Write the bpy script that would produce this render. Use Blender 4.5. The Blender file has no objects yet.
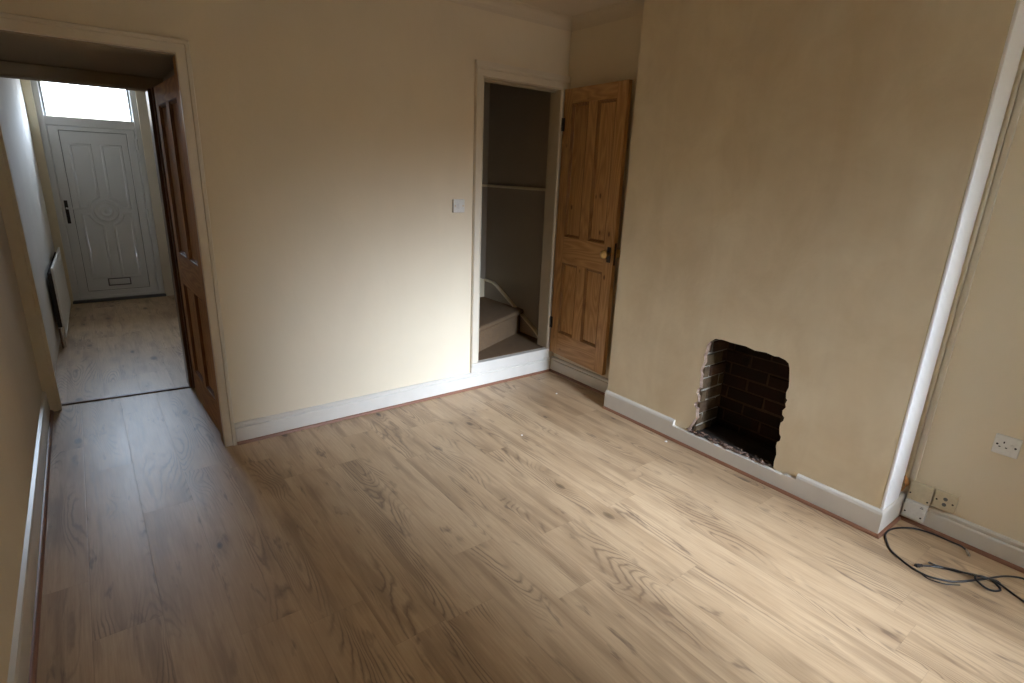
import bpy, bmesh, math, random
from mathutils import Vector, Matrix, noise
from mathutils.geometry import tessellate_polygon
random.seed(7)
S = bpy.context.scene
COL = S.collection

# ------------------------------------------------------------------ materials
class NT:
    def __init__(self, m):
        m.use_nodes = True
        self.t = m.node_tree; self.t.nodes.clear()
    def n(self, typ, **kw):
        nd = self.t.nodes.new(typ)
        for k, v in kw.items():
            if k.startswith('i_'):
                key = k[2:]
                key = int(key) if key.isdigit() else key.replace('_', ' ')
                self.put(nd.inputs[key], v)
            else: setattr(nd, k, v)
        return nd
    def put(self, sock, v):
        if isinstance(v, bpy.types.NodeSocket): self.t.links.new(v, sock)
        else: sock.default_value = v
    def math(self, op, a, b=0.0, c=0.0, clamp=False):
        nd = self.t.nodes.new('ShaderNodeMath'); nd.operation = op; nd.use_clamp = clamp
        self.put(nd.inputs[0], a); self.put(nd.inputs[1], b); self.put(nd.inputs[2], c)
        return nd.outputs[0]
    def mix(self, fac, a, b, mode='MIX'):
        nd = self.t.nodes.new('ShaderNodeMix'); nd.data_type = 'RGBA'; nd.blend_type = mode
        self.put(nd.inputs[0], fac)
        for s, v in ((nd.inputs[6], a), (nd.inputs[7], b)):
            self.put(s, v if isinstance(v, bpy.types.NodeSocket) else (*v[:3], 1))
        return nd.outputs[2]
    def ramp(self, fac, pts):
        nd = self.t.nodes.new('ShaderNodeValToRGB'); self.put(nd.inputs[0], fac)
        el = nd.color_ramp.elements
        while len(el) < len(pts): el.new(0.5)
        for e, (p, c) in zip(el, pts):
            e.position = p; e.color = (*c, 1) if len(c) == 3 else c
        return nd.outputs[0]
    def mapr(self, v, a, b, c=0.0, d=1.0):
        nd = self.t.nodes.new('ShaderNodeMapRange'); self.put(nd.inputs[0], v)
        for i, x in enumerate((a, b, c, d)): nd.inputs[i+1].default_value = x
        return nd.outputs[0]
    def scaled(self, vec, s, off=(0, 0, 0)):
        nd = self.t.nodes.new('ShaderNodeMapping'); self.put(nd.inputs[0], vec)
        nd.inputs['Scale'].default_value = s; nd.inputs['Location'].default_value = off
        return nd.outputs[0]
    def noise(self, vec, scale, detail=2.0, rough=0.5, dist=0.0):
        nd = self.t.nodes.new('ShaderNodeTexNoise'); self.put(nd.inputs['Vector'], vec)
        nd.inputs['Scale'].default_value = scale; nd.inputs['Detail'].default_value = detail
        nd.inputs['Roughness'].default_value = rough; nd.inputs['Distortion'].default_value = dist
        return nd.outputs[0]
    def out(self, col, rough=0.6, bump=None, bstr=0.2, bdist=0.01, metal=0.0, spec=0.5, **kw):
        p = self.n('ShaderNodeBsdfPrincipled')
        self.put(p.inputs['Base Color'], col if isinstance(col, bpy.types.NodeSocket) else (*col, 1))
        self.put(p.inputs['Roughness'], rough); self.put(p.inputs['Metallic'], metal)
        self.put(p.inputs['Specular IOR Level'], spec)
        for k, v in kw.items(): self.put(p.inputs[k.replace('_', ' ')], v)
        if bump is not None:
            b = self.n('ShaderNodeBump'); b.inputs['Strength'].default_value = bstr
            b.inputs['Distance'].default_value = bdist
            self.put(b.inputs['Height'], bump); self.put(p.inputs['Normal'], b.outputs[0])
        o = self.n('ShaderNodeOutputMaterial'); self.t.links.new(p.outputs[0], o.inputs[0])
        return p

def mat(name):
    m = bpy.data.materials.new(name); return m, NT(m)

def objc(t): return t.n('ShaderNodeNewGeometry').outputs['Position']

def wall_mat(name, col, patch=0.05, rough=0.75, dark=None, pscale=1.6):
    m, t = mat(name); P = objc(t)
    a = t.noise(P, pscale, 4, 0.6, 0.4)
    st = t.noise(t.scaled(P, (3.2, 3.2, .9)), 1.3, 3, .6, .8)
    b = t.noise(P, 38, 3, 0.6)
    d = dark or tuple(c * .86 for c in col)
    f = t.mapr(t.math('ADD', t.math('MULTIPLY', a, .6), t.math('MULTIPLY', st, .4)), .38, .62)
    c = t.mix(t.math('MULTIPLY', f, patch * 6, clamp=True), col, d)
    h = t.math('ADD', t.math('MULTIPLY', a, 4.0), t.math('MULTIPLY', b, .35))
    t.out(c, rough, h, 0.25, 0.008, spec=.35)
    return m

def paint_mat(name, col, rough=0.35, var=.08, spec=.5):
    m, t = mat(name); P = objc(t)
    a = t.noise(P, 9, 4, 0.6)
    c = t.mix(t.mapr(a, .4, .7, 0, var * 4), col, tuple(x * .85 for x in col))
    t.out(c, rough, t.noise(P, 45, 2), 0.06, 0.004, spec=spec)
    return m

def pine_mat(name, tint=(1, 1, 1), swap=False, rough=.42):
    m, t = mat(name)
    tc = t.n('ShaderNodeTexCoord').outputs['Object']
    if swap: tc = t.n('ShaderNodeCombineXYZ', i_0=t.n('ShaderNodeSeparateXYZ', i_0=tc).outputs[2], i_1=t.n('ShaderNodeSeparateXYZ', i_0=tc).outputs[1], i_2=t.n('ShaderNodeSeparateXYZ', i_0=tc).outputs[0]).outputs[0]
    w = t.noise(t.scaled(tc, (3, 3, .35)), 2.2, 2, .5)
    g = t.math('FRACT', t.math('MULTIPLY', w, 16))
    g = t.math('ABSOLUTE', t.math('SUBTRACT', g, .5))
    fine = t.noise(t.scaled(tc, (90, 90, 3)), 1.0, 3, .6)
    v = t.n('ShaderNodeTexVoronoi', feature='F1'); t.put(v.inputs['Vector'], t.scaled(tc, (12, 12, 6.5))); v.inputs['Scale'].default_value = 1.0
    k = t.mapr(v.outputs['Distance'], .07, .15, 1, 0)
    k = t.math('MULTIPLY', k, t.math('GREATER_THAN', t.n('ShaderNodeSeparateColor', i_Color=v.outputs['Color']).outputs[0], .35))
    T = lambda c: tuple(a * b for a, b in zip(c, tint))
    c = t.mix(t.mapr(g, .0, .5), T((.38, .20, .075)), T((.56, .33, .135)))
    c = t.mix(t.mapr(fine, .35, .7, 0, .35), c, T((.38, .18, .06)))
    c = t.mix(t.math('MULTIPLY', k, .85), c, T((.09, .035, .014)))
    t.out(c, rough, fine, .1, .002, spec=.35)
    return m

def floor_mat():
    m, t = mat('oak_laminate')
    uv = t.n('ShaderNodeUVMap', uv_map='grain').outputs[0]
    lo = t.n('ShaderNodeUVMap', uv_map='local').outputs[0]
    rnd = t.n('ShaderNodeAttribute', attribute_name='plank').outputs['Fac']
    s = t.n('ShaderNodeSeparateXYZ', i_0=uv)
    l = t.n('ShaderNodeSeparateXYZ', i_0=lo)
    # knots : stretched cells
    warp = t.noise(t.scaled(uv, (14, 3, 1)), 1, 2, .5)
    vec = t.n('ShaderNodeCombineXYZ', i_0=t.math('ADD', s.outputs[0], t.math('MULTIPLY', warp, .03)), i_1=s.outputs[1]).outputs[0]
    v = t.n('ShaderNodeTexVoronoi', feature='F1', i_Vector=t.scaled(vec, (7.0, 3.0, 1))); v.inputs['Scale'].default_value = 1
    vd = v.outputs['Distance']; vr = t.n('ShaderNodeSeparateColor', i_Color=v.outputs['Color'])
    on = t.math('GREATER_THAN', vr.outputs[0], .42)
    size = t.math('ADD', .065, t.math('MULTIPLY', t.math('POWER', vr.outputs[1], 2.0), .13))
    knot = t.math('MULTIPLY', t.math('SUBTRACT', 1.0, t.math('DIVIDE', vd, size), clamp=True), on)
    halo = t.math('MULTIPLY', t.math('SUBTRACT', 1.0, t.math('DIVIDE', vd, .40), clamp=True), on)
    # cathedral grain : contour lines of a strongly stretched field bulging round knots
    fld = t.noise(t.scaled(vec, (5.0, .62, 1)), 1.0, 1, .4, .15)
    jag = t.noise(t.scaled(uv, (55, 18, 1)), 1.0, 2, .5)
    fld = t.math('ADD', t.math('ADD', fld, t.math('MULTIPLY', halo, .07)), t.math('MULTIPLY', jag, .012))
    fr = t.math('FRACT', t.math('MULTIPLY', fld, 40))
    line = t.mapr(t.math('ABSOLUTE', t.math('SUBTRACT', fr, .5)), .0, .26, 1, 0)
    where = t.mapr(t.noise(t.scaled(uv, (5.5, 1.0, 1), (3, 8, 0)), 1, 2), .52, .62)
    where = t.math('MAXIMUM', where, t.math('MULTIPLY', halo, .55))
    ring = t.math('MULTIPLY', line, where)
    fine = t.noise(t.scaled(uv, (120, 5, 1)), 1, 4, .65)
    streak = t.noise(t.scaled(vec, (15, 1.1, 1), (7, 2, 0)), 1, 4, .6, .12)
    blot = t.noise(t.scaled(vec, (20, 4.2, 1), (1, 4, 0)), 1, 3, .6, .25)
    cloud = t.noise(t.scaled(uv, (3.4, 1.0, 1)), 1.2, 3, .6)
    base = t.mix(rnd, (.525, .372, .222), (.55, .395, .24))
    base = t.mix(t.mapr(cloud, .40, .66, 0, .55), base, (.36, .235, .128))
    base = t.mix(t.mapr(fine, .35, .72, 0, .38), base, (.24, .14, .068))
    base = t.mix(t.mapr(streak, .50, .66, 0, .55), base, (.21, .125, .066))
    base = t.mix(t.mapr(blot, .62, .72, 0, .70), base, (.11, .068, .045))
    base = t.mix(t.math('MULTIPLY', ring, .72), base, (.14, .085, .05))
    base = t.mix(t.math('MULTIPLY', halo, .5), base, (.19, .115, .06))
    base = t.mix(t.math('MULTIPLY', t.math('POWER', knot, .45), .95), base, (.04, .024, .016))
    e = t.math('MINIMUM', t.math('MINIMUM', l.outputs[0], t.math('SUBTRACT', .203, l.outputs[0])), l.outputs[1])
    seam = t.mapr(e, .0008, .0024, 1, 0)
    base = t.mix(t.math('MULTIPLY', seam, .20), base, (.09, .055, .03))
    rough = t.math('ADD', t.math('ADD', .31, t.math('MULTIPLY', cloud, .12)), t.math('MULTIPLY', rnd, .04))
    h = t.math('SUBTRACT', t.math('MULTIPLY', fine, .25), t.math('MULTIPLY', seam, 1.0))
    t.out(base, rough, h, .18, .002, spec=.5)
    return m

def brick_mat(name, dark=1.0, axes='yz', scale=1.0):
    m, t = mat(name); P = objc(t)
    s = t.n('ShaderNodeSeparateXYZ', i_0=P); ix = {'x': 0, 'y': 1, 'z': 2}
    wob = t.noise(P, 18, 3, .6)
    u = t.math('ADD', s.outputs[ix[axes[0]]], t.math('MULTIPLY', wob, .012))
    w = t.math('ADD', s.outputs[ix[axes[1]]], t.math('MULTIPLY', wob, .010))
    vec = t.n('ShaderNodeCombineXYZ', i_0=t.math('ADD', u, 5.07), i_1=t.math('ADD', w, -.047 + .005)).outputs[0]
    b = t.n('ShaderNodeTexBrick', i_Vector=vec, offset=.5)
    b.inputs['Scale'].default_value = 1.0; b.inputs['Brick Width'].default_value = .232
    b.inputs['Row Height'].default_value = .075; b.inputs['Mortar Size'].default_value = .006
    b.inputs['Mortar Smooth'].default_value = .3
    b.inputs['Color1'].default_value = (.21*dark, .085*dark, .05*dark, 1); b.inputs['Color2'].default_value = (.11*dark, .052*dark, .036*dark, 1)
    b.inputs['Mortar'].default_value = (.30*dark, .21*dark, .14*dark, 1)
    soot = t.noise(P, 9, 4, .65)
    c = t.mix(t.mapr(soot, .36, .66, 0, .75), b.outputs[0], (.03, .022, .018))
    h = t.math('SUBTRACT', t.math('MULTIPLY', wob, .5), b.outputs['Fac'])
    t.out(c, .9, h, .8, .008, spec=.2)
    return m

def carpet_mat():
    m, t = mat('grey_brown_carpet'); P = objc(t)
    a = t.noise(P, 330, 3, .7); b = t.noise(P, 22, 3, .6)
    c = t.mix(t.mapr(a, .35, .65), (.125, .078, .042), (.24, .158, .092))
    c = t.mix(t.mapr(b, .4, .7, 0, .35), c, (.12, .088, .06))
    t.out(c, .95, a, .8, .004, spec=.1)
    return m

def plain(name, col, rough=.4, metal=0.0, spec=.5, **kw):
    m, t = mat(name); P = objc(t)
    n = t.noise(P, 60, 3, .6)
    c = t.mix(t.mapr(n, .35, .7, 0, .5), col, tuple(x * .82 for x in col))
    t.out(c, rough, n, .05, .001, metal=metal, spec=spec, **kw)
    return m

M = {}
M['wall'] = wall_mat('magnolia_plaster', (.73, .635, .475), .05)
M['breast'] = wall_mat('patchy_magnolia_plaster', (.70, .595, .415), .15, dark=(.61, .495, .325), pscale=3.2)
M['ceil'] = wall_mat('ceiling_paint', (.64, .55, .42), .03)
M['leftroom'] = wall_mat('scuffed_white_plaster', (.70, .66, .60), .06)
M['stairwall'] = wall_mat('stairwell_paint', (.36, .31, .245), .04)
M['gloss'] = paint_mat('cream_gloss', (.68, .61, .49), .3)
M['white'] = paint_mat('white_gloss', (.86, .85, .83), .28, .03)
M['skirt'] = paint_mat('skirting_gloss', (.64, .60, .53), .32)
M['yellowed'] = paint_mat('yellowed_gloss', (.80, .71, .52), .35)
M['reveal'] = paint_mat('brownish_cream_paint', (.50, .42, .29), .4)
M['upvc'] = paint_mat('white_upvc', (.72, .72, .71), .42, .02)
M['rad'] = paint_mat('radiator_enamel', (.80, .78, .74), .3, .03)
M['pine'] = pine_mat('waxed_pine')
M['pine_dark'] = pine_mat('dull_pine', (1.0, .95, .90), rough=.6)
M['pine_rail'] = pine_mat('waxed_pine_rail', (1, 1, 1), True); M['pine_edge'] = pine_mat('shadowed_pine_moulding', (.55, .48, .42))  # moulding tint darkened to paint in shadow round the recessed panels
M['pine_dark_rail'] = pine_mat('dull_pine_rail', (1.0, .95, .90), True, .6); M['pine_dark_edge'] = pine_mat('shadowed_dull_pine', (.45, .36, .30), rough=.6)  # same painted-in moulding shadow for the dull pine door
M['brown'] = plain('brown_stained_wood', (.16, .08, .045), .3)
M['bead'] = plain('red_brown_beading', (.235, .105, .06), .4)
M['floor'] = floor_mat()
M['brick'] = brick_mat('sooty_brick', .62, 'yz')
M['brick_out'] = wall_mat('blocker_render', (.33, .31, .26), .1); M['paving'] = plain('grey_paving', (.22, .21, .2), .8)
M['brick_side'] = brick_mat('lit_brick_reveal', 1.5, 'xz')
M['soot'] = plain('soot_mortar', (.045, .035, .028), .95, spec=.1)
M['carpet'] = carpet_mat()
M['brass'] = plain('aged_brass', (.75, .52, .22), .32, 1.0)
M['iron'] = plain('dark_iron', (.05, .04, .035), .45, .7)
M['chrome'] = plain('chrome', (.7, .7, .7), .15, 1.0)
M['plastic'] = plain('white_plastic', (.74, .73, .69), .35)
M['oldplastic'] = plain('yellowed_plastic', (.60, .52, .36), .35)
M['slot'] = plain('dark_hole', (.02, .018, .016), .7)
M['cable'] = plain('black_pvc', (.018, .017, .018), .32)
M['rubble'] = wall_mat('broken_mortar', (.25, .165, .12), .15, dark=(.07, .035, .025), pscale=30)
M['plaster_edge'] = wall_mat('broken_plaster', (.40, .30, .23), .15, dark=(.17, .10, .07), pscale=25)
M['rubber'] = plain('grey_threshold', (.12, .12, .12), .5)
mg, tg = mat('clear_pane')
tr = tg.n('ShaderNodeBsdfTransparent'); tr.inputs[0].default_value = (.93, .95, .95, 1)
gl = tg.n('ShaderNodeBsdfGlossy'); gl.inputs['Roughness'].default_value = .02
mx = tg.n('ShaderNodeMixShader'); mx.inputs[0].default_value = .07
tg.t.links.new(tr.outputs[0], mx.inputs[1]); tg.t.links.new(gl.outputs[0], mx.inputs[2])
tg.t.links.new(mx.outputs[0], tg.n('ShaderNodeOutputMaterial').inputs[0]); M['glass'] = mg

# ------------------------------------------------------------------ mesh helpers
def link(name, bm, m, parent=None, smooth=False, bevel=0.0, seg=2, angle=35):
    bmesh.ops.recalc_face_normals(bm, faces=bm.faces[:])
    me = bpy.data.meshes.new(name); bm.to_mesh(me); bm.free()
    o = bpy.data.objects.new(name, me); COL.objects.link(o)
    ms = m if isinstance(m, (list, tuple)) else [m]
    for x in ms: me.materials.append(M[x])
    if smooth:
        for p in me.polygons: p.use_smooth = True
    if bevel:
        md = o.modifiers.new('bevel', 'BEVEL'); md.width = bevel; md.segments = seg
        md.limit_method = 'ANGLE'; md.angle_limit = math.radians(angle)
        for p in me.polygons: p.use_smooth = True
        md.harden_normals = True
    if parent: o.parent = parent
    return o
def tag(o, label=None, cat=None, group=None, kind=None):
    if label: o['label'] = label
    if cat: o['category'] = cat
    if group: o['group'] = group
    if kind: o['kind'] = kind
    return o
def struct(o, label, cat): return tag(o, label, cat, kind='structure')
def empty(name, loc=(0, 0, 0), rz=0):
    o = bpy.data.objects.new(name, None); COL.objects.link(o); o.location = loc; o.rotation_euler = (0, 0, rz)
    o.empty_display_size = .1
    return o
def box(bm, a, b, M4=None, mi=0):
    x0, y0, z0 = a; x1, y1, z1 = b
    vs = [bm.verts.new(p) for p in ((x0,y0,z0),(x1,y0,z0),(x1,y1,z0),(x0,y1,z0),(x0,y0,z1),(x1,y0,z1),(x1,y1,z1),(x0,y1,z1))]
    if M4:
        for v in vs: v.co = M4 @ v.co
    for f in ((0,3,2,1),(4,5,6,7),(0,1,5,4),(1,2,6,5),(2,3,7,6),(3,0,4,7)):
        bm.faces.new([vs[i] for i in f]).material_index = mi
    return vs
def BX(*bs):
    bm = bmesh.new()
    for b in bs: box(bm, b[0], b[1])
    return bm
def holed(outer, holes, fn, thick, bm=None, mi_side=0):
    """flat plate with holes; polygons in (u,v); fn(u,v,d)->xyz, d = depth behind the face"""
    bm = bm or bmesh.new()
    loops = [outer] + list(holes)
    tris = tessellate_polygon([[Vector((u, v, 0)) for u, v in L] for L in loops])
    flat = [p for L in loops for p in L]
    F = [bm.verts.new(fn(u, v, 0)) for u, v in flat]; B = [bm.verts.new(fn(u, v, thick)) for u, v in flat]
    for t in tris:
        try:
            bm.faces.new([F[i] for i in t]); bm.faces.new([B[i] for i in reversed(t)])
        except ValueError: pass
    k = 0
    for li, L in enumerate(loops):
        n = len(L)
        for i in range(n):
            f = bm.faces.new([F[k+i], F[k+(i+1) % n], B[k+(i+1) % n], B[k+i]])
            if li: f.material_index = mi_side
        k += n
    return bm
def rect(u0, v0, u1, v1): return [(u0, v0), (u1, v0), (u1, v1), (u0, v1)]
def sweep(path, prof, fn, closed=False, bm=None):
    """path in (u,v); profile points (d,h): d to the left of travel, h out of plane; mitred"""
    bm = bm or bmesh.new(); n = len(path); rings = []
    for i in range(n):
        def nrm(a, b):
            d = (Vector(b) - Vector(a)).normalized(); return Vector((-d.y, d.x))
        ns = []
        if closed or i > 0: ns.append(nrm(path[i-1], path[i]))
        if closed or i < n-1: ns.append(nrm(path[i], path[(i+1) % n]))
        if len(ns) == 2:
            mtr = (ns[0] + ns[1]); mtr = mtr / max(1e-6, mtr.dot(ns[0]))
        else: mtr = ns[0]
        rings.append([bm.verts.new(fn(path[i][0] + mtr.x*d, path[i][1] + mtr.y*d, h)) for d, h in prof])
    m = len(prof)
    for i in range(n if closed else n-1):
        a, b = rings[i], rings[(i+1) % n]
        for j in range(m): bm.faces.new([a[j], a[(j+1) % m], b[(j+1) % m], b[j]])
    if not closed:
        bm.faces.new(rings[0]); bm.faces.new(list(reversed(rings[-1])))
    return bm
def tube(bm, pts, r, seg=10, cap=True):
    rings = []; n = len(pts); pts = [Vector(p) for p in pts]
    up = Vector((0, 0, 1)); rr = r if isinstance(r, (list, tuple)) else [r]*n
    prev = None
    for i, p in enumerate(pts):
        d = (pts[min(i+1, n-1)] - pts[max(i-1, 0)]).normalized()
        if prev is None:
            a = d.cross(up)
            if a.length < .05: a = d.cross(Vector((1, 0, 0)))
        else: a = prev - d * prev.dot(d)
        a.normalize(); prev = a; b = d.cross(a)
        rings.append([bm.verts.new(p + (a*math.cos(t) + b*math.sin(t))*rr[i]) for t in [2*math.pi*k/seg for k in range(seg)]])
    for i in range(n-1):
        for j in range(seg): bm.faces.new([rings[i][j], rings[i][(j+1) % seg], rings[i+1][(j+1) % seg], rings[i+1][j]])
    if cap: bm.faces.new(list(reversed(rings[0]))); bm.faces.new(rings[-1])
    return bm
def lathe(bm, prof, fn, seg=24):
    """prof (r,h); fn(x,y,h)->xyz"""
    rings = [[bm.verts.new(fn(r*math.cos(2*math.pi*k/seg), r*math.sin(2*math.pi*k/seg), h)) for k in range(seg)] for r, h in prof]
    for i in range(len(rings)-1):
        for j in range(seg): bm.faces.new([rings[i][j], rings[i][(j+1) % seg], rings[i+1][(j+1) % seg], rings[i+1][j]])
    bm.faces.new(list(reversed(rings[0]))); bm.faces.new(rings[-1])
    return bm
def catmull(pts, k=8):
    P = [Vector(p) for p in pts]; out = []
    for i in range(len(P)-1):
        a, b, c, d = P[max(i-1, 0)], P[i], P[i+1], P[min(i+2, len(P)-1)]
        for j in range(k):
            t = j/k
            out.append(.5*((2*b) + (c-a)*t + (2*a-5*b+4*c-d)*t*t + (-a+3*b-3*c+d)*t**3))
    out.append(P[-1]); return out

# ------------------------------------------------------------------ dimensions (metres)
XL = -3.28      # left wall
XB = -.178      # chimney breast face
XR = .091       # right wall beyond the breast
YB = -4.25      # rear wall behind the camera
H = 2.59
Y2 = 1.07       # lobby far side
YF = 4.40       # front wall
WT = .09        # back wall thickness
WIN = (-1.36, .90, -.38, 2.30)   # rear window  x0,z0,x1,z1

# ------------------------------------------------------------------ floors
def plank_floor(name, x0, x1, y0, y1, xo, seed):
    R = random.Random(seed)
    bm = bmesh.new(); W = .203; L = 1.285
    g = bm.loops.layers.uv.new('grain'); l = bm.loops.layers.uv.new('local')
    at = bm.faces.layers.float.new('plank')
    i0 = math.floor((x0 - xo)/W)
    known = {-2: .40, -1: .05, 0: -.50, 1: -.20}
    for i in range(i0, math.ceil((x1-xo)/W)):
        a = xo + i*W; b = a + W
        off = known.get(i, R.random()*L) if seed == 1 else R.random()*L
        j0 = math.floor((y0-off)/L)
        for j in range(j0, math.ceil((y1-off)/L)+1):
            c, d = off + j*L, off + (j+1)*L
            ax, bx, cy, dy = max(a, x0), min(b, x1), max(c, y0), min(d, y1)
            if bx <= ax or dy <= cy: continue
            f = bm.faces.new([bm.verts.new(p) for p in ((ax, cy, 0), (bx, cy, 0), (bx, dy, 0), (ax, dy, 0))])
            ou, ov = R.random()*40, R.random()*40; f[at] = R.random()
            for lp in f.loops:
                x, y, _ = lp.vert.co
                lp[g].uv = (x-a+ou, y-c+ov); lp[l].uv = (x-a, y-c)
    box(bm, (x0, y0, -.08), (x1, y1, -.005))
    me = bpy.data.meshes.new(name); bm.to_mesh(me); bm.free()
    o = bpy.data.objects.new(name, me); COL.objects.link(o); me.materials.append(M['floor']); return o
struct(plank_floor('floor', XL-.02, XR+.02, YB, 1.095, -2.902, 1), 'oak laminate floor of the empty room running into the lobby', 'floor')
struct(plank_floor('floor', XL-.05, 0.2, 1.095, YF+.02, -2.98, 5), 'greyish laminate floor beyond the threshold in front of the entrance door', 'floor')

# ------------------------------------------------------------------ walls
yw = lambda y: (lambda u, v, d: (u, y+d, v))
# back wall : lobby opening + stair doorway (cut as notches)
SX0, SX1, SZ0, SZ1 = -.735, -.065, .2, 2.135
LX = -2.46; LZ = 2.03
o = link('wall_back', holed([(LX, 0), (XR, 0), (XR, H), (XL-.1, H), (XL-.1, LZ), (LX, LZ)], [rect(SX0-.01, SZ0-.03, SX1+.01, SZ1+.01)], yw(0), WT), 'wall')
struct(o, 'cream back wall pierced by the lobby opening and the stair doorway', 'wall')
struct(link('wall_left', BX(((XL-.1, YB, 0), (XL, Y2, H))), 'wall'), 'plain cream wall at far left of the room', 'wall')
# chimney breast with knocked-through hole
HOLE = [(-1.527,.672),(-1.56,.703),(-1.60,.708),(-1.66,.706),(-1.747,.709),(-1.80,.700),(-1.86,.706),(-1.908,.699),(-1.93,.703),(-1.966,.696),(-1.985,.684),(-1.994,.662),(-2.003,.61),(-2.009,.562),
        (-2.001,.53),(-2.006,.50),(-2.014,.492),(-2.008,.47),(-2.014,.452),(-2.001,.43),(-2.003,.407),(-2.017,.395),(-2.014,.375),(-2.003,.36),(-2.002,.335),(-2.008,.30),(-2.019,.285),(-2.017,.262),(-2.004,.25),(-2.003,.225),(-2.013,.18),(-2.008,.135),(-2.012,.095),
        (-1.47,.085),(-1.478,.125),(-1.492,.15),(-1.506,.185),(-1.515,.2),(-1.507,.232),(-1.508,.256),(-1.492,.264),(-1.490,.285),(-1.508,.30),(-1.505,.335),(-1.494,.35),(-1.496,.375),(-1.509,.39),(-1.503,.43),(-1.507,.47),(-1.497,.49),(-1.502,.52),(-1.512,.55),(-1.506,.59),(-1.515,.62),(-1.517,.65)]
bm = holed(rect(-2.52, 0, -.80, H), [[(a, b) for a, b in HOLE]], lambda u, v, d: (XB + d, u, v), .012, mi_side=1)
o = link('wall_right', bm, ['breast', 'plaster_edge']); struct(o, 'projecting cream chimney breast with a rough square hole', 'wall')
bm = BX(((XB+.022, -.815, 0), (.09, -.80, H)), ((XB+.022, -2.52, 0), (XR, -2.505, H)))
bm2 = bmesh.new()
box(bm2, (XB+.022, -2.505, 0), (.30, -2.135, H)); box(bm2, (XB+.022, -1.508, 0), (.30, -.815, H)); box(bm2, (.07, -2.135, 0), (.30, -1.508, H))
box(bm2, (XB+.022, -2.135, 1.07), (.07, -1.508, H)); box(bm2, (XB+.022, -2.135, 0), (.07, -1.508, .06))
link('masonry', bm2, 'brick_out', o)
o2 = link('breast_return', bm, 'breast', o)
# alcove wall and wall beyond the breast
struct(link('wall_right', BX(((0, -.82, 0), (.1, 0.0, H))), 'wall'), 'narrow shaded alcove wall behind the open pine door', 'wall')
struct(link('wall_right', BX(((XR, YB, 0), (XR+.1, -2.50, H))), 'wall'), 'cream wall with sockets at far right, beyond the chimney breast', 'wall')
# rear wall with the window that lights the room (behind the camera)
x0, z0, x1, z1 = WIN
struct(link('wall_rear', holed(rect(XL-.1, 0, XR+.1, H), [rect(x0, z0, x1, z1)], lambda u, v, d: (u, YB-d, v), .25), 'wall'), 'cream rear wall around the window', 'wall')
bm = bmesh.new()
F = lambda u, v, h: (u, YB-.12+h, v)
sweep(rect(x0, z0, x1, z1), [(0, 0), (.055, 0), (.055, .06), (0, .06)], F, True, bm)
box(bm, (x0, YB-.12, 1.72), (x1, YB-.06, 1.77)); 
w = link('window_1', bm, 'upvc', bevel=.004); struct(w, 'white casement window in the rear wall', 'window')
link('window_sill', BX(((x0-.04, YB-.14, z0-.03), (x1+.04, YB+.05, z0))), 'white', w, bevel=.006)
struct(link('ceiling', BX(((XL-.1, YB-.25, H), (XR+.1, YF+.3, H+.08))), 'ceil'), 'cream ceiling of the room', 'ceiling')

# lobby, stairwell and front room shells
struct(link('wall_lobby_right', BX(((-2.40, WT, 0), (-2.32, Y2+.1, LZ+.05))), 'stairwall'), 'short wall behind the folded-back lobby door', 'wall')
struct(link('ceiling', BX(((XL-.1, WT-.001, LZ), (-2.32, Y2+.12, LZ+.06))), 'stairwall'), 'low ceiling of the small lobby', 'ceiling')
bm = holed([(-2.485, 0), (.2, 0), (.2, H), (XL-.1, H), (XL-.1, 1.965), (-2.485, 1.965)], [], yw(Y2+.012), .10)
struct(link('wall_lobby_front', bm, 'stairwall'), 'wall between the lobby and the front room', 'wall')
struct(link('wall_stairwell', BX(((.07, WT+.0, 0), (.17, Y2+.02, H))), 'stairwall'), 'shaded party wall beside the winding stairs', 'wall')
bm = bmesh.new()
def lw(y): return XL + .01 + (y-Y2)*.02
vs = [bm.verts.new(p) for p in ((lw(Y2), Y2, 0), (lw(YF+.2), YF+.2, 0), (lw(YF+.2)-.1, YF+.2, 0), (lw(Y2)-.1, Y2, 0))]
f = bm.faces.new(vs); ex = bmesh.ops.extrude_face_region(bm, geom=[f])
for v in ex['geom']:
    if isinstance(v, bmesh.types.BMVert): v.co.z = H
struct(link('wall_front_left', bm, 'leftroom'), 'scuffed white wall behind the radiator near the entrance', 'wall')
DX0, DX1 = -3.14, -2.262
FW = (-1.75, .75, -.35, 2.15)
bm = holed([(DX1, 0), (.2, 0), (.2, H), (XL-.1, H), (XL-.1, 0), (DX0, 0), (DX0, 2.42), (DX1, 2.42)], [], yw(YF-.03), .26)
struct(link('wall_front', bm, 'leftroom'), 'wall around the white entrance door', 'wall')
struct(link('wall_front_right', BX(((-1.45, Y2+.1, 0), (-1.35, YF+.2, H))), 'leftroom'), 'far side wall of the front room', 'wall')
# unseen yard outside the rear window: side walls added to block oblique light
struct(link('wall_blocker_left', BX(((-2.15, -9.5, -.2), (-1.85, YB-.25, 5.2))), 'brick_out'), 'added light-blocking wall on the left beyond the rear window, out of view', 'wall')
struct(link('wall_blocker_right', BX(((.12, -9.5, -.2), (.4, YB-.25, 4.6))), 'brick_out'), 'added light-blocking wall on the right beyond the rear window, out of view', 'wall')
struct(link('ground', BX(((-1.85, -9.5, -.25), (.12, YB-.25, -.15))), 'paving'), 'grey yard paving beyond the rear window', 'ground')

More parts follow.
